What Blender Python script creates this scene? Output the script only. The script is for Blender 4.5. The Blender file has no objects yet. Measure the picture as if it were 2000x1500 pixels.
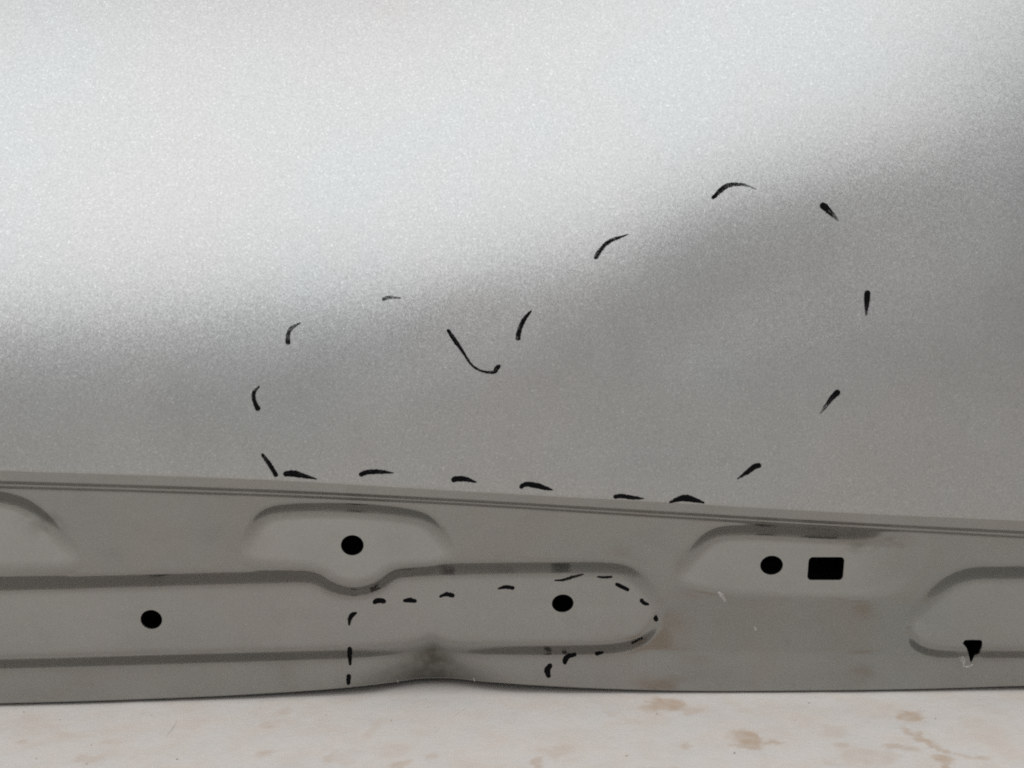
import bpy, math, random
import numpy as np
from mathutils import Vector

# ------------------------------------------------------------------ camera, world, lamps, exposure
SC = bpy.context.scene
C = SC.collection
PITCH = math.radians(3.0)
FPX, CU, CV = 2000.0, 1000.0, 750.0           # focal length and centre in photograph pixels
CAM = np.array([0.0, -0.45, 0.1682])
cd = bpy.data.cameras.new('camera')
cd.sensor_width = 36.0
cd.lens = 36.0
cd.clip_start = 0.01
cd.clip_end = 50.0
cd.dof.use_dof = True
cd.dof.focus_distance = 0.47
cd.dof.aperture_fstop = 15.0
cam = bpy.data.objects.new('camera', cd)
C.objects.link(cam)
cam.location = CAM
cam.rotation_euler = (math.pi / 2 - PITCH, 0, 0)
SC.camera = cam

w = bpy.data.worlds.new('World')
SC.world = w
w.use_nodes = True
bg = w.node_tree.nodes['Background']
bg.inputs[0].default_value = (0.97, 0.985, 1.0, 1)
bg.inputs[1].default_value = 0.42


def area(name, loc, target, sx, sy, power, col):
    l = bpy.data.lights.new(name, 'AREA')
    l.shape = 'RECTANGLE'
    l.size, l.size_y = sx, sy
    l.energy = power
    l.color = col
    o = bpy.data.objects.new(name, l)
    C.objects.link(o)
    o.location = loc
    d = Vector(target) - Vector(loc)
    o.rotation_euler = d.to_track_quat('-Z', 'Y').to_euler()
    return o


area('overhead_daylight_lamp', (-0.38, -1.80, 1.70), (-0.18, -0.05, 0.05), 4.1, 2.3, 56.0, (0.925, 0.955, 1.0))

SC.view_settings.view_transform = 'Standard'
SC.view_settings.look = 'None'
SC.view_settings.exposure = 0.0
SC.view_settings.gamma = 1.0
SC.view_settings.use_curve_mapping = False
SC.cycles.filter_width = 1.9
SC.cycles.max_bounces = 6
SC.cycles.use_denoising = False

# ------------------------------------------------------------------ helpers
rng = np.random.default_rng(7)


def tag(o, label=None, cat=None, kind=None, group=None):
    for k, v in (('label', label), ('category', cat), ('kind', kind), ('group', group)):
        if v:
            o[k] = v
    return o


def obj(name, verts, faces, mat, parent=None, smooth=True):
    me = bpy.data.meshes.new(name)
    me.from_pydata([tuple(v) for v in verts], [], faces)
    if smooth:
        me.polygons.foreach_set('use_smooth', [True] * len(me.polygons))
    me.materials.append(mat)
    me.update()
    o = bpy.data.objects.new(name, me)
    C.objects.link(o)
    if parent:
        o.parent = parent
    return o


def ss(a, b, x):
    t = np.clip((x - a) / (b - a), 0, 1)
    return t * t * (3 - 2 * t)


def soft(x, k):                                # soft max(0, x)
    return 0.5 * (x + np.sqrt(x * x + k * k))


def rays(u, v):
    """direction through a photograph pixel, scaled so that its depth component is 1"""
    a, b = (u - CU) / FPX, (CV - v) / FPX
    dy = math.cos(PITCH) + b * math.sin(PITCH)
    dz = -math.sin(PITCH) + b * math.cos(PITCH)
    return a / dy, dz / dy


def at(u, v, y):
    u, v, y = np.broadcast_arrays(np.asarray(u, float), np.asarray(v, float), np.asarray(y, float))
    rx, rz = rays(u, v)
    t = y - CAM[1]
    return np.stack([CAM[0] + rx * t, y, CAM[2] + rz * t], -1)


def floor_at(u, v):
    rx, rz = rays(float(u), float(v))
    t = -CAM[2] / rz
    return CAM[0] + rx * t, CAM[1] + t


def curve(pts):
    xs, ys = zip(*pts)
    xs, ys = np.array(xs, float), np.array(ys, float)
    m = np.gradient(ys, xs)

    def f(u):
        u = np.asarray(u, float)
        uc = np.clip(u, xs[0], xs[-1])
        i = np.clip(np.searchsorted(xs, uc) - 1, 0, len(xs) - 2)
        h = xs[i + 1] - xs[i]
        t = (uc - xs[i]) / h
        r = ((2 * t**3 - 3 * t**2 + 1) * ys[i] + (t**3 - 2 * t**2 + t) * h * m[i]
             + (-2 * t**3 + 3 * t**2) * ys[i + 1] + (t**3 - t**2) * h * m[i + 1])
        return r + np.where(u < xs[0], (u - xs[0]) * m[0], 0) + np.where(u > xs[-1], (u - xs[-1]) * m[-1], 0)
    return f


def smooth_poly(pts, n=3):
    """Chaikin corner cutting of a closed outline"""
    p = np.array(pts, float)
    for _ in range(n):
        q = np.roll(p, -1, 0)
        p = np.stack([0.75 * p + 0.25 * q, 0.25 * p + 0.75 * q], 1).reshape(-1, 2)
    return p


def sdf(poly, u, v):
    """signed distance to a closed outline, negative inside"""
    d2 = np.full(u.shape, 1e18)
    inside = np.zeros(u.shape, bool)
    for i in range(len(poly)):
        ax, ay = poly[i - 1]
        bx, by = poly[i]
        ex, ey = bx - ax, by - ay
        L = ex * ex + ey * ey + 1e-12
        t = np.clip(((u - ax) * ex + (v - ay) * ey) / L, 0, 1)
        d2 = np.minimum(d2, (u - ax - t * ex)**2 + (v - ay - t * ey)**2)
        c = (ay > v) != (by > v)
        if abs(ey) > 1e-9:
            inside ^= c & (u < ax + (v - ay) * ex / ey)
    d = np.sqrt(d2)
    return np.where(inside, -d, d)


# ------------------------------------------------------------------ the pressed shape of the panel (depth in mm over the photograph's lines)
MM = 0.225                                     # millimetres per photograph pixel at the panel
lip_top = curve([(-500, 900), (0, 918), (560, 938), (900, 958), (1300, 980), (1650, 1000), (2000, 1016), (2500, 1040)])
lip_end = curve([(-500, 940), (0, 955), (400, 967), (700, 978), (900, 988), (1300, 1013), (1650, 1034), (2000, 1053), (2500, 1079)])
bottom = curve([(-600, 1376), (0, 1372), (250, 1365), (500, 1354), (680, 1341), (760, 1332), (820, 1324), (870, 1323), (950, 1330),
                (1100, 1340), (1300, 1347), (1600, 1347), (1800, 1344), (2000, 1338), (2600, 1335)])
strip_line = curve([(-600, 1312), (0, 1303), (350, 1292), (700, 1280), (900, 1274), (1300, 1268), (2000, 1270), (2600, 1271)])

channel = smooth_poly([(-900, 1152), (0, 1143), (300, 1134), (500, 1129), (595, 1126), (618, 1130), (650, 1150), (695, 1158), (738, 1147),
                       (768, 1120), (800, 1115), (900, 1112), (1067, 1110), (1190, 1109), (1236, 1118), (1266, 1148), (1284, 1180),
                       (1284, 1214), (1262, 1244), (1222, 1262), (1160, 1268), (930, 1268), (885, 1266), (858, 1259), (842, 1249), (826, 1259), (795, 1267), (700, 1275), (350, 1285), (0, 1295), (-900, 1312)], 2)
pad_left = smooth_poly([(-330, 1110), (-260, 1030), (-160, 978), (-60, 966), (30, 976), (80, 1005), (118, 1046), (146, 1080), (150, 1108), (90, 1116), (-280, 1120)], 2)
pad_mid = smooth_poly([(470, 1085), (490, 1040), (508, 1010), (548, 995), (690, 994), (815, 1006), (852, 1030), (880, 1075), (850, 1104), (790, 1108),
                       (765, 1112), (735, 1138), (693, 1150), (652, 1140), (622, 1114), (560, 1108), (500, 1104)], 2)
pad_right = smooth_poly([(1318, 1128), (1350, 1082), (1388, 1044), (1440, 1036), (1600, 1044), (1780, 1054), (1802, 1062), (1788, 1100), (1755, 1145),
                         (1690, 1170), (1480, 1170), (1380, 1156)], 2)
pad_corner = smooth_poly([(2900, 1118), (1940, 1118), (1885, 1122), (1842, 1142), (1806, 1176), (1778, 1215), (1780, 1255), (1815, 1275), (1880, 1277), (2900, 1275)], 2)


FL_K, FL_K2, FL_BEND = MM * math.tan(math.radians(19.0)), MM * math.tan(math.radians(34.0)), 1168.0


def strip_depth(u):
    return FL_K * (FL_BEND - lip_end(u)) + FL_K2 * (strip_line(u) - FL_BEND)


def flange_depth(u, v):
    le, sl = lip_end(u), strip_line(u)
    k, k2, bend = FL_K, FL_K2, FL_BEND
    # the plain flange recedes slightly downwards, then a narrow vertical strip along the bottom edge
    d = k * (v - le) + (k2 - k) * soft(v - bend, 10) - k2 * soft(v - sl, 10)
    d = d + 0.25 * np.sin(u * 0.0061 + 0.8) * ss(980, 1100, v)
    def press(d, poly, depth, h, ease=False):
        s = sdf(poly, u, v)
        if ease:                                # crisp outer crease, soft run-out into the pad
            x = np.clip(soft(h - s, 2.0) / (2.4 * h), 0, 1)
            wgt = 1 - (1 - x)**1.6
        else:
            wgt = (soft(h - s, 3.5) - soft(-h - s, 3.5)) / (2 * h)
        return d * (1 - wgt) + depth * wgt
    sd = strip_depth(u)
    d = press(d, channel, sd - 11.5, 14 - 2.5 * ss(1180, 1225, v))
    d = press(d, pad_left, 10.6 - 0.005 * (v - 1000), 13, True)
    d = press(d, pad_mid, 9.0 - 0.006 * (v - 1000), 13, True)
    pr = 10.4 - 0.004 * (v - 1050)
    pr = pr + (np.minimum(pr, k * (v - le) + 0.5) - pr) * ss(1650, 1800, u)
    d = press(d, pad_right, pr, 13, True)
    d = press(d, pad_corner, sd - 9.0, 14 - 3.5 * ss(1180, 1225, v))
    # knocked-in place on the bottom edge
    low = soft(v - 1276, 8)
    fan = np.exp(-((u - 848) / (24 + 0.95 * low))**2 * 0.9)
    d = d + 15.0 * np.minimum(low / 50, 1.3)**2 * fan
    d = d - 1.6 * np.exp(-np.sqrt((u - 846)**2 + 9) / 20) * ss(1246, 1282, v)   # sharp kink
    # soft hand-pressed unevenness
    d = d + 0.10 * np.sin(u * 0.021 + v * 0.013) * np.sin(v * 0.027 + 1.3)
    # burr lifted round the torn notch
    d = d - 0.7 * np.exp(-((u - 1880) / 17)**2 - ((v - 1288) / 14)**2)
    return d


LIP_D = -9.5
lean_start = curve([(-500, 40), (0, 58), (400, 108), (800, 178), (1100, 312), (1400, 510), (1700, 640), (2000, 700), (2500, 760)])


def skin_depth(u, v):
    lt, le = lip_top(u), lip_end(u)
    h = lt - v                                  # pixels above the lip edge
    hh = np.maximum(h, 0)
    # lean of the outer skin grows upwards (convex body side); it starts lower on the left
    start = lean_start(u)
    a0, a1, span = math.radians(1.0), math.radians(24.0), 900.0
    x = hh - start
    lean = a0 * hh + (a1 / span) * 0.5 * (soft(x, 160)**2 - soft(-start, 160)**2)
    d = LIP_D + lean * MM
    # the dents inside the marker outlines
    def g(cu, cv, su, sv, amp, rot=0.0):
        c, s = math.cos(rot), math.sin(rot)
        p, q = (u - cu) * c + (v - cv) * s, -(u - cu) * s + (v - cv) * c
        return amp * np.exp(-0.5 * ((p / su)**2 + (q / sv)**2))
    dents = (g(1470, 590, 250, 100, 1.15, -0.36) + g(1260, 850, 150, 60, 0.5) + g(930, 660, 120, 60, 0.45, -0.3)
             + g(640, 760, 120, 110, 0.25) - g(1130, 610, 120, 70, 0.3, -0.5))
    d = d + dents * ss(-20, 120, h)
    # the folded lip under it
    t = (v - lt) / (le - lt)
    lip = 3.2 * soft(t, 0.05) + 4.2 * ss(0.55, 0.76, t) + 3.2 * ss(0.80, 1.0, t) - 3.2 * soft(-10.0, 0.05)
    end = 3.2 * soft(1.0, 0.05) + 7.4
    lip = np.where(t > -0.6, lip, 0) * (-LIP_D / end) - lean * MM * 0
    return d + lip


def seam(u):                                   # where skin and folded flange meet
    return lip_top(u) + 1.5


ground_line = curve([(-600, 1378), (0, 1372), (250, 1365), (500, 1357), (800, 1351), (1300, 1347), (2000, 1342), (2600, 1339)])


def bow(u):
    """the panel stands on the floor: its left end comes a little nearer"""
    rx, rz = rays(u, ground_line(u))
    return (-CAM[2] / rz + CAM[1]) * 1000.0 - strip_depth(u) - 2.5


def depth(u, v):
    u, v = np.broadcast_arrays(np.asarray(u, float), np.asarray(v, float))
    return np.where(v < lip_end(u), skin_depth(u, v), flange_depth(u, v)) + bow(u)


def surf(u, v, lift=0.0):
    return at(u, v, depth(u, v) * 0.001 - lift)


# ------------------------------------------------------------------ materials
def new_mat(name):
    m = bpy.data.materials.new(name)
    m.use_nodes = True
    nt = m.node_tree
    return m, nt, nt.nodes['Principled BSDF'], nt.nodes.new, nt.links.new


def math_node(nt, op, a, b=None, clamp=False):
    n = nt.nodes.new('ShaderNodeMath')
    n.operation = op
    n.use_clamp = clamp
    for i, x in enumerate((a, b)):
        if x is None:
            continue
        if isinstance(x, (int, float)):
            n.inputs[i].default_value = x
        else:
            nt.links.new(x, n.inputs[i])
    return n.outputs[0]


def ramp(nt, fac, stops):
    n = nt.nodes.new('ShaderNodeValToRGB')
    e = n.color_ramp.elements
    while len(e) < len(stops):
        e.new(0.5)
    for el, (p, c) in zip(e, stops):
        el.position = p
        el.color = (c, c, c, 1) if isinstance(c, (int, float)) else (*c, 1)
    nt.links.new(fac, n.inputs[0])
    return n.outputs[0]


def noise(nt, vec, scale, detail=3, rough=0.55):
    n = nt.nodes.new('ShaderNodeTexNoise')
    n.inputs['Scale'].default_value = scale
    n.inputs['Detail'].default_value = detail
    n.inputs['Roughness'].default_value = rough
    nt.links.new(vec, n.inputs['Vector'])
    return n.outputs['Fac']


def paint(name, col, rough, flake, metallic, dirt, grime_and_shade=False):
    m, nt, b, N, L = new_mat(name)
    tc = N('ShaderNodeTexCoord').outputs['Object']
    # metal flakes: every cell leans its own way
    vo = N('ShaderNodeTexVoronoi')
    vo.inputs['Scale'].default_value = 1900.0
    L(tc, vo.inputs['Vector'])
    sub = N('ShaderNodeVectorMath'); sub.operation = 'SUBTRACT'
    L(vo.outputs['Color'], sub.inputs[0]); sub.inputs[1].default_value = (0.5, 0.5, 0.5)
    scl = N('ShaderNodeVectorMath'); scl.operation = 'SCALE'
    L(sub.outputs[0], scl.inputs[0]); scl.inputs['Scale'].default_value = flake
    add = N('ShaderNodeVectorMath'); add.operation = 'ADD'
    geo = N('ShaderNodeNewGeometry')
    L(geo.outputs['Normal'], add.inputs[0]); L(scl.outputs[0], add.inputs[1])
    nor = N('ShaderNodeVectorMath'); nor.operation = 'NORMALIZE'
    L(add.outputs[0], nor.inputs[0])
    L(nor.outputs[0], b.inputs['Normal'])
    # flake brightness, faint tint blotches, dust
    f1 = noise(nt, tc, 1150.0, 2)
    f2 = noise(nt, tc, 28.0, 4)
    f3 = noise(nt, tc, 9.0, 3)
    v = math_node(nt, 'ADD', math_node(nt, 'MULTIPLY', math_node(nt, 'SUBTRACT', f1, 0.5), 9.0 * flake), 1.0)
    v = math_node(nt, 'MULTIPLY', v, math_node(nt, 'ADD', math_node(nt, 'MULTIPLY', math_node(nt, 'SUBTRACT', f2, 0.5), 0.10 + dirt), 1.0))
    sx = N('ShaderNodeSeparateXYZ')
    L(vo.outputs['Color'], sx.inputs[0])
    spark = math_node(nt, 'MULTIPLY', math_node(nt, 'GREATER_THAN', sx.outputs[0], 0.965), 4.0 * flake)
    v = math_node(nt, 'ADD', v, spark)
    tint = ramp(nt, f3, [(0.3, (col[0] * 1.02, col[1] * 0.99, col[2] * 0.97)), (0.7, (col[0] * 0.98, col[1] * 1.01, col[2] * 1.0))])
    mul = N('ShaderNodeVectorMath'); mul.operation = 'SCALE'
    L(tint, mul.inputs[0]); L(v, mul.inputs['Scale'])
    if grime_and_shade:                                   # dried dirt with its own ragged outline, plus painted shade in the bottom dent
        ga = N('ShaderNodeAttribute'); ga.attribute_name = 'grime_and_shade'
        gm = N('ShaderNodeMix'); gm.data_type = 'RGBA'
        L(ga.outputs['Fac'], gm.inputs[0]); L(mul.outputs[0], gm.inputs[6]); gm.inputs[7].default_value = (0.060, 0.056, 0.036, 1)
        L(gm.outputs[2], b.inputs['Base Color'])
    else:
        L(mul.outputs[0], b.inputs['Base Color'])
    r = math_node(nt, 'ADD', math_node(nt, 'MULTIPLY', math_node(nt, 'SUBTRACT', f2, 0.5), 0.08), rough)
    L(r, b.inputs['Roughness'])
    b.inputs['Metallic'].default_value = metallic
    b.inputs['Coat Weight'].default_value = 0.05 if grime_and_shade else 0.25
    b.inputs['Coat Roughness'].default_value = 0.12
    return m


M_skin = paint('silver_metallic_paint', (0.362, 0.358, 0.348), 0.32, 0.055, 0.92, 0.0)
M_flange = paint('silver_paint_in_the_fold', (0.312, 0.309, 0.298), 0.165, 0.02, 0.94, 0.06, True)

M_ink, nt, b, N, L = new_mat('black_marker_ink')
b.inputs['Base Color'].default_value = (0.003, 0.003, 0.0035, 1)
b.inputs['Roughness'].default_value = 0.85
b.inputs['Specular IOR Level'].default_value = 0.06
at_n = N('ShaderNodeAttribute'); at_n.attribute_name = 'ink'
tc = N('ShaderNodeTexCoord').outputs['Object']
nz = noise(nt, tc, 1400.0, 3)
al = math_node(nt, 'ADD', at_n.outputs['Fac'], math_node(nt, 'MULTIPLY', math_node(nt, 'SUBTRACT', nz, 0.5), 1.1))
al = ramp(nt, al, [(0.22, 0.0), (0.90, 1.0)])
L(al, b.inputs['Alpha'])

M_bare, nt, b, N, L = new_mat('scraped_bare_paint')
b.inputs['Base Color'].default_value = (0.66, 0.62, 0.60, 1)
b.inputs['Roughness'].default_value = 0.6
at_n = N('ShaderNodeAttribute'); at_n.attribute_name = 'ink'
tc = N('ShaderNodeTexCoord').outputs['Object']
nz = noise(nt, tc, 900.0, 3)
al = math_node(nt, 'ADD', at_n.outputs['Fac'], math_node(nt, 'MULTIPLY', math_node(nt, 'SUBTRACT', nz, 0.5), 1.0))
al = ramp(nt, al, [(0.2, 0.0), (1.0, 0.7)])
L(al, b.inputs['Alpha'])

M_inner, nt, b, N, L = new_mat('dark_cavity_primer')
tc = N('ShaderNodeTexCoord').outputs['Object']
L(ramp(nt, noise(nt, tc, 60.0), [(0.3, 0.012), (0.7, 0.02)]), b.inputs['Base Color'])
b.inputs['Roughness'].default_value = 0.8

M_edge, nt, b, N, L = new_mat('dull_cut_steel_edge')
tc = N('ShaderNodeTexCoord').outputs['Object']
L(ramp(nt, noise(nt, tc, 300.0), [(0.3, (0.05, 0.045, 0.04)), (0.7, (0.10, 0.095, 0.085))]), b.inputs['Base Color'])
b.inputs['Roughness'].default_value = 0.6

# ------------------------------------------------------------------ floor
FLOOR_STAINS = [   # centre, half axes, turn, strength (photograph pixels)
    (1288, 1371, 40, 15, 0.15, 1.0), (1330, 1383, 22, 7, 0.4, 0.6), (1468, 1432, 34, 12, -0.3, 1.0), (1520, 1443, 28, 5, 0.0, 0.9),
    (1452, 1445, 26, 6, 0.0, 0.8), (1780, 1388, 22, 11, 0.5, 0.95), (1810, 1432, 13, 24, -0.35, 0.9), (1852, 1476, 24, 10, 0.5, 0.9),
    (1868, 1496, 16, 12, 0.0, 1.0), (1905, 1468, 30, 6, 0.2, 0.6), (1755, 1450, 30, 8, 0.4, 0.7), (1650, 1445, 14, 5, 0.0, 0.55),
    (1335, 1447, 14, 7, 0.0, 0.55), (1195, 1383, 10, 5, 0.0, 0.5), (1050, 1488, 14, 10, 0.0, 0.6), (1300, 1500, 40, 8, 0.0, 0.8),
    (528, 1410, 18, 9, 0.7, 0.8), (552, 1385, 20, 7, 0.5, 0.5), (528, 1464, 18, 8, 0.5, 0.75), (273, 1475, 7, 6, 0.0, 0.7),
    (180, 1476, 26, 9, -0.2, 0.6), (215, 1442, 34, 6, -0.1, 0.5), (55, 1441, 14, 4, 0.0, 0.6), (800, 1492, 12, 9, 0.4, 0.9),
    (850, 1470, 10, 7, 0.0, 0.6), (660, 1470, 12, 14, 0.2, 0.6), (690, 1475, 20, 14, 0.0, 0.4), (770, 1460, 26, 14, 0.0, 0.4),
    (740, 1415, 10, 16, 0.2, 0.4), (1100, 1465, 30, 14, 0.1, 0.35), (1700, 1475, 60, 16, 0.0, 0.35), (1640, 1420, 40, 10, 0.1, 0.3),
]


def vnoise(x, y, seed, octaves=4):
    """smooth value noise, about 0..1"""
    r = np.random.default_rng(seed).random((256, 256))
    tot, amp, norm = 0.0, 1.0, 0.0
    for o in range(octaves):
        xf, yf = x * 2**o + 17.3 * o, y * 2**o + 5.1 * o
        xi, yi = np.floor(xf).astype(int), np.floor(yf).astype(int)
        fx, fy = xf - xi, yf - yi
        fx, fy = fx * fx * (3 - 2 * fx), fy * fy * (3 - 2 * fy)
        g = lambda i, j: r[(xi + i) % 256, (yi + j) % 256]
        tot = tot + amp * ((g(0, 0) * (1 - fx) + g(1, 0) * fx) * (1 - fy) + (g(0, 1) * (1 - fx) + g(1, 1) * fx) * fy)
        norm += amp
        amp *= 0.55
    return tot / norm


def floor_material():
    m, nt, b, N, L = new_mat('pale_worn_cement')
    tc = N('ShaderNodeTexCoord').outputs['Object']
    an = N('ShaderNodeAttribute'); an.attribute_name = 'stain'
    grit = noise(nt, tc, 420.0, 3, 0.6)
    mott = noise(nt, tc, 38.0, 4, 0.6)
    total = math_node(nt, 'MULTIPLY', an.outputs['Fac'], math_node(nt, 'ADD', math_node(nt, 'MULTIPLY', grit, 0.8), 0.55), clamp=True)
    base = ramp(nt, mott, [(0.32, (0.76, 0.675, 0.60)), (0.50, (0.775, 0.71, 0.645)), (0.68, (0.75, 0.705, 0.655))])
    mx2 = N('ShaderNodeMix'); mx2.data_type = 'RGBA'
    L(total, mx2.inputs[0]); L(base, mx2.inputs[6]); mx2.inputs[7].default_value = (0.60, 0.46, 0.345, 1)
    fine = math_node(nt, 'ADD', math_node(nt, 'MULTIPLY', math_node(nt, 'SUBTRACT', grit, 0.5), 0.14), 1.0)
    sc = N('ShaderNodeVectorMath'); sc.operation = 'SCALE'
    L(mx2.outputs[2], sc.inputs[0]); L(fine, sc.inputs['Scale'])
    L(sc.outputs[0], b.inputs['Base Color'])
    b.inputs['Roughness'].default_value = 0.75
    bp = N('ShaderNodeBump'); bp.inputs['Strength'].default_value = 0.3; bp.inputs['Distance'].default_value = 0.0012
    L(math_node(nt, 'ADD', mott, math_node(nt, 'MULTIPLY', grit, 0.35)), bp.inputs['Height'])
    L(bp.outputs[0], b.inputs['Normal'])
    return m


def axis(lo, a, b_, hi, coarse, fine):
    return np.unique(np.concatenate([np.arange(lo, a, coarse), np.arange(a, b_, fine), np.arange(b_, hi + coarse, coarse)]).round(5))


# gently uneven trowelled sheet, finer where the stains are seen
X = axis(-1.6, -0.40, 0.40, 1.6, 0.05, 0.0016)
Y = axis(-1.9, -0.10, 0.06, 0.6, 0.05, 0.0016)
nx, ny = len(X), len(Y)
gx, gy = np.meshgrid(X, Y)
gz = -0.0016 + 0.0007 * (vnoise(gx * 30 + 90, gy * 30 + 90, 3, 3) - 0.5)
V = np.stack([gx, gy, gz], -1).reshape(-1, 3)
F = [(j * nx + i, j * nx + i + 1, (j + 1) * nx + i + 1, (j + 1) * nx + i) for j in range(ny - 1) for i in range(nx - 1)]
wx = gx + 0.010 * (vnoise(gx * 120 + 50, gy * 120 + 50, 11) - 0.5) + 0.012 * (vnoise(gx * 34 + 50, gy * 34 + 50, 12, 2) - 0.5)
wy = gy + 0.010 * (vnoise(gx * 120 + 80, gy * 120 + 80, 13) - 0.5) + 0.012 * (vnoise(gx * 34 + 80, gy * 34 + 80, 14, 2) - 0.5)
st = np.zeros_like(gx)
for (cu, cv, a, b_, rot, k) in FLOOR_STAINS:
    x0, y0 = floor_at(cu, cv)
    sx = abs(floor_at(cu + a, cv)[0] - x0) * 1.15
    sy = abs(floor_at(cu, cv - b_)[1] - y0) * 1.15
    cr, sr = math.cos(-rot), math.sin(-rot)
    p, q = ((wx - x0) * cr + (wy - y0) * sr) / sx, (-(wx - x0) * sr + (wy - y0) * cr) / sy
    rag = 1.3 * (vnoise(gx * 170 + 40, gy * 90 + 40, 51, 4) - 0.5)
    st = np.maximum(st, k * (0.65 if cu < 1000 else 1.0) * ss(1.15, 0.55, np.sqrt(p * p + q * q) + rag))
st = st * (0.45 + 0.9 * vnoise(gx * 260 + 30, gy * 260 + 30, 21, 3))
st = np.maximum(st, 0.30 * ss(0.66, 0.86, vnoise(gx * 38 + 70, gy * 38 + 70, 31, 5)))
st = np.maximum(st, 0.14 * ss(0.45, 0.75, vnoise(gx * 80 + 60, gy * 80 + 60, 33, 4)))
floor = obj('floor', V, F, floor_material())
at_ = floor.data.attributes.new('stain', 'FLOAT', 'POINT')
at_.data.foreach_set('value', st.ravel().astype('f'))
tag(floor, 'pale cement floor with brown stains below the panel', kind='structure')

# ------------------------------------------------------------------ the panel
U0, U1 = -520.0, 2520.0
root = bpy.data.objects.new('car_body_panel', None)
C.objects.link(root)
root.empty_display_size = 0.05
root.location = (0, 0.004, 0)
tag(root, 'silver grey metallic car body panel with dents outlined in black marker dashes', 'car panel')


def child(name, verts, faces, mat, parent):
    v = np.array(verts) - np.array(root.location)
    return obj(name, v, faces, mat, parent)


# outer skin down to the end of the folded lip
us = np.linspace(U0, U1, 609)
rows_a = np.linspace(-520, 840, 230)
rows_b = np.linspace(0, 1, 36)[1:]
uu = np.repeat(us[None, :], len(rows_a) + len(rows_b), 0)
vv = np.vstack([np.repeat(rows_a[:, None], len(us), 1),
                840 + rows_b[:, None] * (seam(us)[None, :] - 840)])
P = surf(uu, vv).reshape(-1, 3)
nu = len(us)
F = [(j * nu + i, (j + 1) * nu + i, (j + 1) * nu + i + 1, j * nu + i + 1) for j in range(vv.shape[0] - 1) for i in range(nu - 1)]
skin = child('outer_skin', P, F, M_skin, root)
skin_top_row = P[:nu]
skin_left, skin_right = P.reshape(-1, nu, 3)[:, 0], P.reshape(-1, nu, 3)[:, -1]

# folded flange with its pressings, holes cut through it
us = np.linspace(U0, U1, 761)                  # 4 px
rr = np.linspace(0, 1, 112)
rl = np.linspace(0, 1, 22)[:-1]
nu, nr = len(us), len(rr) + len(rl)
uu = np.repeat(us[None, :], nr, 0)
vv = np.vstack([seam(us)[None, :] + rl[:, None] * (lip_end(us) - seam(us))[None, :],
                lip_end(us)[None, :] + rr[:, None] * (bottom(us) - lip_end(us))[None, :]])


def ellipse(cu, cv, a, b, rot=0.0):
    t = np.linspace(0, 2 * math.pi, 73)[:-1]
    x, y = a * np.cos(t), b * np.sin(t)
    return (cu, cv), [(cu + p * math.cos(rot) - q * math.sin(rot), cv + p * math.sin(rot) + q * math.cos(rot)) for p, q in zip(x, y)]


def rounded(cu, cv, a, b, r, skew):
    pts = []
    for sx, sy, t0 in ((1, 1, 0), (-1, 1, 90), (-1, -1, 180), (1, -1, 270)):
        for k in range(7):
            t = math.radians(t0 + 15 * k)
            x, y = sx * (a - r) + r * math.cos(t), sy * (b - r) + r * math.sin(t)
            pts.append((cu + x - skew * y, cv + y))
    return (cu, cv), pts


tear = [(1880, 1256), (1885, 1250), (1900, 1249.5), (1916, 1250), (1919, 1254), (1918, 1264), (1913, 1277), (1904, 1280), (1896, 1297), (1892, 1279), (1888, 1266)]
HOLES = [ellipse(688, 1065, 22.3, 19.8), ellipse(295.5, 1210, 21.3, 18.6, 0.15), ellipse(1099, 1178.5, 21.2, 17.4, -0.1),
         ellipse(1507, 1104, 22.3, 18.6, -0.1), rounded(1613, 1110.5, 35, 22.5, 8, 0.08), ((1902, 1263), tear)]


def ray_hit(c, poly, ang):
    """where a ray from c at angle ang leaves the outline"""
    dx, dy = math.cos(ang), math.sin(ang)
    best = None
    for i in range(len(poly)):
        ax, ay = poly[i - 1][0] - c[0], poly[i - 1][1] - c[1]
        bx, by = poly[i][0] - c[0], poly[i][1] - c[1]
        ex, ey = bx - ax, by - ay
        den = dx * ey - dy * ex
        if abs(den) < 1e-12:
            continue
        t = (ax * ey - ay * ex) / den
        s = (ax * dy - ay * dx) / den
        if t > 0 and -1e-6 <= s <= 1 + 1e-6 and (best is None or t > best):
            best = t
    return c[0] + dx * best, c[1] + dy * best


UV = list(zip(uu.ravel(), vv.ravel()))
dead = np.zeros((nr - 1, nu - 1), bool)
faces = []
rims = []
for c, poly in HOLES:
    pu, pv = [p[0] for p in poly], [p[1] for p in poly]
    i0 = int(np.searchsorted(us, min(pu) - 8)) - 1
    i1 = int(np.searchsorted(us, max(pu) + 8))
    col = vv[:, int(np.argmin(abs(us - c[0])))]
    j0 = int(np.searchsorted(col, min(pv) - 8)) - 1
    j1 = min(int(np.searchsorted(col, max(pv) + 8)), nr - 1)
    dead[j0:j1, i0:i1] = True
    ring = [(j0, i) for i in range(i0, i1)] + [(j, i1) for j in range(j0, j1)] + [(j1, i) for i in range(i1, i0, -1)] + [(j, i0) for j in range(j1, j0, -1)]
    prev = [j * nu + i for j, i in ring]
    outer = [UV[k] for k in prev]
    inner = [ray_hit(c, poly, math.atan2(q[1] - c[1], q[0] - c[0])) for q in outer]
    n = len(ring)
    for k in range(1, 6):
        t = k / 5
        cur = []
        for (a, bq) in zip(outer, inner):
            UV.append((a[0] + (bq[0] - a[0]) * t, a[1] + (bq[1] - a[1]) * t))
            cur.append(len(UV) - 1)
        for q in range(n):
            faces.append((prev[q], cur[q], cur[(q + 1) % n], prev[(q + 1) % n]))
        prev = cur
    rims.append(prev)
UVa = np.array(UV)
P = surf(UVa[:, 0], UVa[:, 1])
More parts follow.
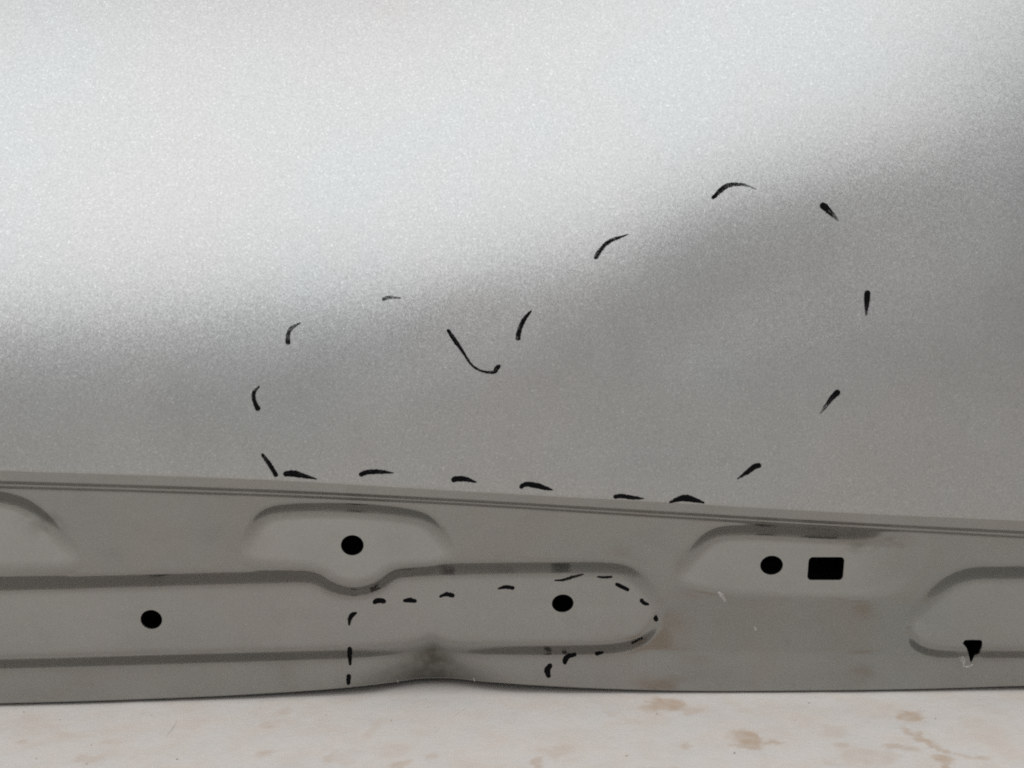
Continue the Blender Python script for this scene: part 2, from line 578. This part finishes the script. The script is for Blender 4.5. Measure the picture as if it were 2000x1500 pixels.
for j in range(nr - 1):
    for i in range(nu - 1):
        if not dead[j, i]:
            faces.append((j * nu + i, (j + 1) * nu + i, (j + 1) * nu + i + 1, j * nu + i + 1))
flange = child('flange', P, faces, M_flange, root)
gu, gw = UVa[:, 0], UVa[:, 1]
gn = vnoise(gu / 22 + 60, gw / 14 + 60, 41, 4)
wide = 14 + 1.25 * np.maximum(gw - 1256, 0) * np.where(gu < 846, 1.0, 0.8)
grime_and_shade = 0.80 * np.exp(-(np.abs(gu - 846) / wide)**1.7) * ss(1246, 1272, gw) * (0.62 + 0.38 * ss(0.25, 0.6, gn))  # dark fan painted on the bottom dent, standing in for its shade
grime_and_shade = np.maximum(grime_and_shade, 0.40 * np.exp(-((gu - 1688) / 34)**2 - ((gw - 1070) / 11)**2) * ss(0.30, 0.65, gn))
grime_and_shade = np.maximum(grime_and_shade, 0.30 * np.exp(-((gu - 82) / 40)**2 - ((gw - 1020) / 24)**2) * ss(0.35, 0.62, gn))
grime_and_shade = np.maximum(grime_and_shade, 0.05 * ss(0.55, 0.82, vnoise(gu / 70 + 20, gw / 40 + 20, 43, 4)))
ga_ = flange.data.attributes.new('grime_and_shade', 'FLOAT', 'POINT')
ga_.data.foreach_set('value', np.clip(grime_and_shade, 0, 1).astype('f'))
# cut edge of the sheet round each hole
for rim in rims:
    ring = [P[k] for k in rim]
    n = len(ring)
    child('hole_rim', ring + [q + np.array([0, 0.0009, 0.0]) for q in ring],
          [(q, n + q, n + (q + 1) % n, (q + 1) % n) for q in range(n)], M_edge, flange)
P = np.array(P[:nu * nr]).reshape(nr, nu, 3)

# rolled hem along the bottom edge, a thin folded-back strip
edge = P[-1]
prof = [(0.0, 0.0), (0.0003, -0.0005), (0.0010, -0.0008), (0.0018, -0.0004), (0.0020, 0.0006), (0.0020, 0.0040)]
hv, hf = [], []
for dy, dz in prof:
    hv.extend(edge + np.array([0, dy, dz]))
for r in range(len(prof) - 1):
    for i in range(nu - 1):
        hf.append((r * nu + i, (r + 1) * nu + i, (r + 1) * nu + i + 1, r * nu + i + 1))
hem = child('hem', hv, hf, M_flange, root)

# closed inner shell behind it, so that the holes open into a dark cavity
su = np.linspace(U0, U1, 39)
cols = []
for u in su:
    vs = np.concatenate([np.linspace(-520, 880, 15), [930, 985, 1060, 1140, 1220, 1290], [float(bottom(u))]])
    front = surf(np.full(len(vs), u), vs) + np.array([0, 0.004, 0])
    back = front + np.array([0, 0.045, 0])
    cols.append(np.vstack([front[:1], back, front[-1:] + np.array([0, 0, 0.004])]))
m_ = len(cols[0])
V = np.vstack(cols)
F = [(a * m_ + k, (a + 1) * m_ + k, (a + 1) * m_ + k + 1, a * m_ + k + 1) for a in range(len(su) - 1) for k in range(m_ - 1)]
for a in (0, len(su) - 1):                       # side closures
    u = su[a]
    c0 = cols[a]
    base = len(V)
    vs = np.concatenate([np.linspace(-520, 880, 15), [930, 985, 1060, 1140, 1220, 1290], [float(bottom(u))]])
    fr = surf(np.full(len(vs), u), vs) + np.array([0, 0.001, 0])
    V = np.vstack([V, fr])
    for k in range(len(vs) - 1):
        F.append((base + k, base + k + 1, a * m_ + k + 2, a * m_ + k + 1))
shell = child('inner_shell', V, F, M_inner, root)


# ------------------------------------------------------------------ ink marks, each a thin film lying on the sheet
def catmull(pts, step=2.2):
    p = np.array(pts, float)
    if len(p) == 2:
        p = np.vstack([p[0], p.mean(0), p[1]])
    q = np.vstack([2 * p[0] - p[1], p, 2 * p[-1] - p[-2]])
    out = []
    for i in range(1, len(q) - 2):
        n = max(2, int(np.hypot(*(q[i + 1] - q[i])[:2]) / step))
        for k in range(n):
            t = k / n
            out.append(0.5 * (2 * q[i] + (q[i + 1] - q[i - 1]) * t + (2 * q[i - 1] - 5 * q[i] + 4 * q[i + 1] - q[i + 2]) * t**2
                              + (3 * q[i] - q[i - 1] - 3 * q[i + 1] + q[i + 2]) * t**3))
    out.append(q[-2])
    return np.array(out)


def stroke(name, pts, mat, parent, ink=(1.0, 1.0), lift=0.00022, jit=0.35):
    c = catmull(pts)
    d = np.gradient(c[:, :2], axis=0)
    d /= np.linalg.norm(d, axis=1)[:, None] + 1e-9
    nrm = np.stack([-d[:, 1], d[:, 0]], 1)
    hw = np.maximum(c[:, 2], 0.8) / 2
    # rounded ends
    s = np.concatenate([[0], np.cumsum(np.linalg.norm(np.diff(c[:, :2], axis=0), axis=1))])
    for end in (s, s[-1] - s):
        r = max(hw[0 if end is s else -1], 0.6)
        x = np.clip(1 - (end + 0.25) / r, 0, 1)
        hw = np.minimum(hw, hw * np.sqrt(1 - x * x) + 0.15)
    e = rng.normal(0, jit, (len(c), 2))
    rows, dens = [], []
    n = len(c)
    for k, f in enumerate((-1.0, -0.85, -0.45, 0.0, 0.45, 0.85, 1.0)):
        off = f * hw + (e[:, 0] if f < -0.5 else e[:, 1] if f > 0.5 else 0) * np.minimum(1, hw / 3)
        rows.append(c[:, :2] + nrm * off[:, None])
        base = ink[0] + (ink[1] - ink[0]) * (s / s[-1])
        dens.append(base * (0.55 if abs(f) == 1 else rng.uniform(0.78, 1.15)) + 0.12 * np.sin(np.arange(n) * rng.uniform(0.3, 0.8) + rng.uniform(0, 6)))
    A = np.vstack(rows)
    V = surf(A[:, 0], A[:, 1], lift)
    F = [(r * n + i, r * n + i + 1, (r + 1) * n + i + 1, (r + 1) * n + i) for r in range(6) for i in range(n - 1)]
    o = child(name, V, F, mat, parent)
    a = o.data.attributes.new('ink', 'FLOAT', 'POINT')
    a.data.foreach_set('value', np.concatenate(dens).astype('f'))
    return o


SKIN_MARKS = [
    ([(746, 585, 8), (759, 581, 7), (784, 582, 3)], (0.75, 0.45)),
    ([(562, 673, 11), (563, 652, 8), (569, 641, 8), (587, 630, 2.5)], (0.85, 0.6)),
    ([(506, 802, 10), (497, 784, 9), (496, 767, 8), (507, 754, 3)], (1.0, 0.75)),
    ([(511, 886, 6), (524, 904, 9), (541, 931, 9)], (0.9, 1.1)),
    ([(553, 926, 10), (572, 925, 13), (591, 929, 10), (619, 936, 2)], (1.2, 1.0)),
    ([(701, 928, 9), (720, 922, 10), (748, 922, 8), (769, 924, 2)], (1.1, 0.8)),
    ([(874, 643, 6), (887, 663, 9), (900, 681, 6.5), (914, 703, 4.6), (925, 716, 4.4), (942, 725, 4.4), (964, 727, 7), (970, 720, 10), (977, 713, 6)], (1.1, 0.95)),
    ([(1011, 665, 11), (1015, 643, 9), (1024, 624, 9), (1038, 606, 3)], (0.8, 1.0)),
    ([(1162, 506, 11), (1175, 485, 9), (1193, 470, 8), (1217, 461, 4), (1228, 457, 1)], (0.75, 0.85)),
    ([(1391, 388, 7), (1407, 372, 10), (1422, 362, 9), (1441, 360, 7), (1459, 362, 4), (1477, 370, 1)], (0.95, 0.6)),
    ([(1602, 399, 11), (1611, 404, 14), (1624, 417, 10), (1638, 431, 3.5)], (1.3, 0.55)),
    ([(1695, 567, 12), (1694, 580, 12), (1693, 596, 9), (1692, 617, 3)], (1.3, 0.6)),
    ([(1640, 763, 11), (1628, 774, 11), (1615, 791, 7.5), (1602, 808, 3)], (1.2, 0.5)),
    ([(1487, 909, 9), (1475, 911, 11), (1460, 922, 9), (1440, 936, 2)], (1.2, 0.8)),
    ([(882, 940, 9), (891, 935.5, 11), (909, 936, 10), (931, 942, 3)], (1.1, 1.0)),
    ([(1015, 953, 8), (1028, 946, 10), (1050, 949, 11), (1067, 954, 8), (1080, 957, 2)], (1.1, 1.0)),
    ([(1198, 971, 8), (1214, 969, 9), (1236, 972, 8), (1258, 974, 2)], (1.2, 1.0)),
    ([(1307, 982, 3), (1322, 976, 9), (1340, 973, 14), (1354, 976, 11), (1376, 982, 4)], (1.1, 1.2)),
]
FLANGE_MARKS = [
    ([(697, 1197, 4), (687, 1202, 8), (683, 1210, 7), (682, 1222, 3)], (1.2, 0.9)),
    ([(728, 1178, 6), (740, 1173, 9), (754, 1176, 6)], (1.2, 1.1)),
    ([(787, 1174, 5), (800, 1172, 8), (814, 1175, 5)], (1.1, 1.1)),
    ([(858, 1166, 4), (872, 1161, 7), (888, 1164, 7)], (1.0, 1.1)),
    ([(972, 1150, 3), (988, 1147, 6), (1005, 1149, 6)], (0.9, 1.1)),
    ([(683, 1264, 7), (683, 1280, 8), (684, 1300, 4)], (1.2, 0.9)),
    ([(681, 1317, 8), (680, 1338, 7)], (1.2, 1.1)),
    ([(1083, 1134, 2.4), (1100, 1133, 4), (1120, 1127, 4.4), (1140, 1122, 2)], (0.95, 0.7)),
    ([(1166, 1127, 2.2), (1180, 1128, 4), (1196, 1127, 3)], (0.8, 0.9)),
    ([(1202, 1140, 6), (1229, 1153, 6.5)], (1.2, 1.2)),
    ([(1251, 1170, 6), (1258, 1178, 6.5), (1268, 1181, 3)], (1.2, 1.0)),
    ([(1282, 1202, 4), (1281, 1214, 11)], (1.1, 1.2)),
    ([(1233, 1257, 4), (1256, 1246, 4)], (0.7, 0.75)),
    ([(1162, 1278, 7), (1179, 1274, 4.5)], (1.2, 1.0)),
    ([(1126, 1278, 5.5), (1110, 1282, 8), (1104, 1290, 9), (1104, 1298, 4.5)], (1.1, 1.1)),
    ([(1077, 1297, 7), (1069, 1310, 10), (1073, 1324, 7)], (1.1, 1.1)),
]
for pts, ink in SKIN_MARKS:
    stroke('ink_mark', pts, M_ink, skin, ink)
for pts, ink in FLANGE_MARKS:
    stroke('ink_mark', [(a, q, 1.2 * wd) for a, q, wd in pts], M_ink, flange, ink)

# scrapes that show pale undercoat
for pts, ink in [([(1403, 1155, 3), (1410, 1164, 8), (1417, 1175, 4)], (0.62, 0.6)),
                 ([(1880, 1300, 2.5), (1889, 1302, 3.2), (1900, 1298, 2.5)], (0.7, 0.75)),
                 ([(1876, 1282, 9), (1882, 1290, 10), (1882, 1298, 6)], (0.5, 0.45)),
                 ([(1473, 1222, 2), (1477, 1232, 5)], (0.6, 0.7)),
                 ([(776, 1327, 2), (778, 1333, 2)], (0.9, 0.8)), ([(925, 1324, 2), (927, 1331, 2.4)], (0.9, 0.8))]:
    stroke('paint_scrape', pts, M_bare, flange, ink)

# ------------------------------------------------------------------ loose grit and a few fibres on the floor, too many and too small to count
gv, gf = [], []
rg = random.Random(5)


def floor_z(x, y):
    return -0.0016 + 0.0007 * float(vnoise(np.array(x * 30 + 90.0), np.array(y * 30 + 90.0), 3, 3) - 0.5)


for _ in range(70):
    gu, gvv = rg.uniform(-150, 2150), rg.choice((rg.uniform(1352, 1400), rg.uniform(1360, 1520)))
    x, y = floor_at(gu, gvv)
    if gvv < ground_line(gu) + 5:
        continue
    rad = rg.choice((0.00018, 0.00025, 0.0003, 0.0005))
    z = floor_z(x, y) + rad * 0.5
    b0 = len(gv)
    for dx, dy, dz in ((1, 0, 0), (-1, 0, 0), (0, 1, 0), (0, -1, 0), (0, 0, 1), (0, 0, -1)):
        f = rad * rg.uniform(0.6, 1.3)
        gv.append((x + dx * f + rg.uniform(-.2, .2) * rad, y + dy * f, z + dz * f * 0.7))
    for f in ((0, 2, 4), (2, 1, 4), (1, 3, 4), (3, 0, 4), (2, 0, 5), (1, 2, 5), (3, 1, 5), (0, 3, 5)):
        gf.append(tuple(b0 + q for q in f))
M_grit, nt, b, N, L = new_mat('loose_sand_and_rust_grains')
tc = N('ShaderNodeTexCoord').outputs['Object']
L(ramp(nt, noise(nt, tc, 55.0, 2), [(0.38, (0.62, 0.56, 0.50)), (0.5, (0.46, 0.34, 0.25)), (0.62, (0.32, 0.27, 0.23))]), b.inputs['Base Color'])
b.inputs['Roughness'].default_value = 0.9
tag(obj('floor_grit', gv, gf, M_grit, smooth=False), 'fine loose grit scattered on the pale cement floor', 'grit', kind='stuff')

M_fibre, nt, b, N, L = new_mat('pale_lint')
tc = N('ShaderNodeTexCoord').outputs['Object']
L(ramp(nt, noise(nt, tc, 200.0, 2), [(0.3, (0.80, 0.78, 0.75)), (0.7, (0.88, 0.87, 0.85))]), b.inputs['Base Color'])
b.inputs['Roughness'].default_value = 0.8
for pts, lab in (([(886, 1392), (898, 1384), (914, 1374)], 'pale lint fibre on the floor right of the bottom edge dent'),
                 ([(848, 1426), (852, 1420), (858, 1414)], 'short pale lint fibre on the floor nearer the lens, below the dent'),
                 ([(322, 1432), (334, 1418), (344, 1402)], 'pale lint fibre on the floor below the left flange')):
    c = catmull([(a, q, 1) for a, q in pts], 2.0)
    vs, fs = [], []
    for k, (a, q, _) in enumerate(c):
        x, y = floor_at(a, q)
        z = floor_z(x, y) + 0.00035
        rr_ = 0.00016 * (1 - 0.5 * abs(2 * k / (len(c) - 1) - 1))
        for m in range(5):
            t = m * 2 * math.pi / 5
            vs.append((x + rr_ * math.cos(t), y, z + rr_ * math.sin(t)))
        if k:
            fs += [((k - 1) * 5 + m, (k - 1) * 5 + (m + 1) % 5, k * 5 + (m + 1) % 5, k * 5 + m) for m in range(5)]
    tag(obj('lint_fibre', vs, fs, M_fibre), lab, 'lint', group='lint fibres on the floor')
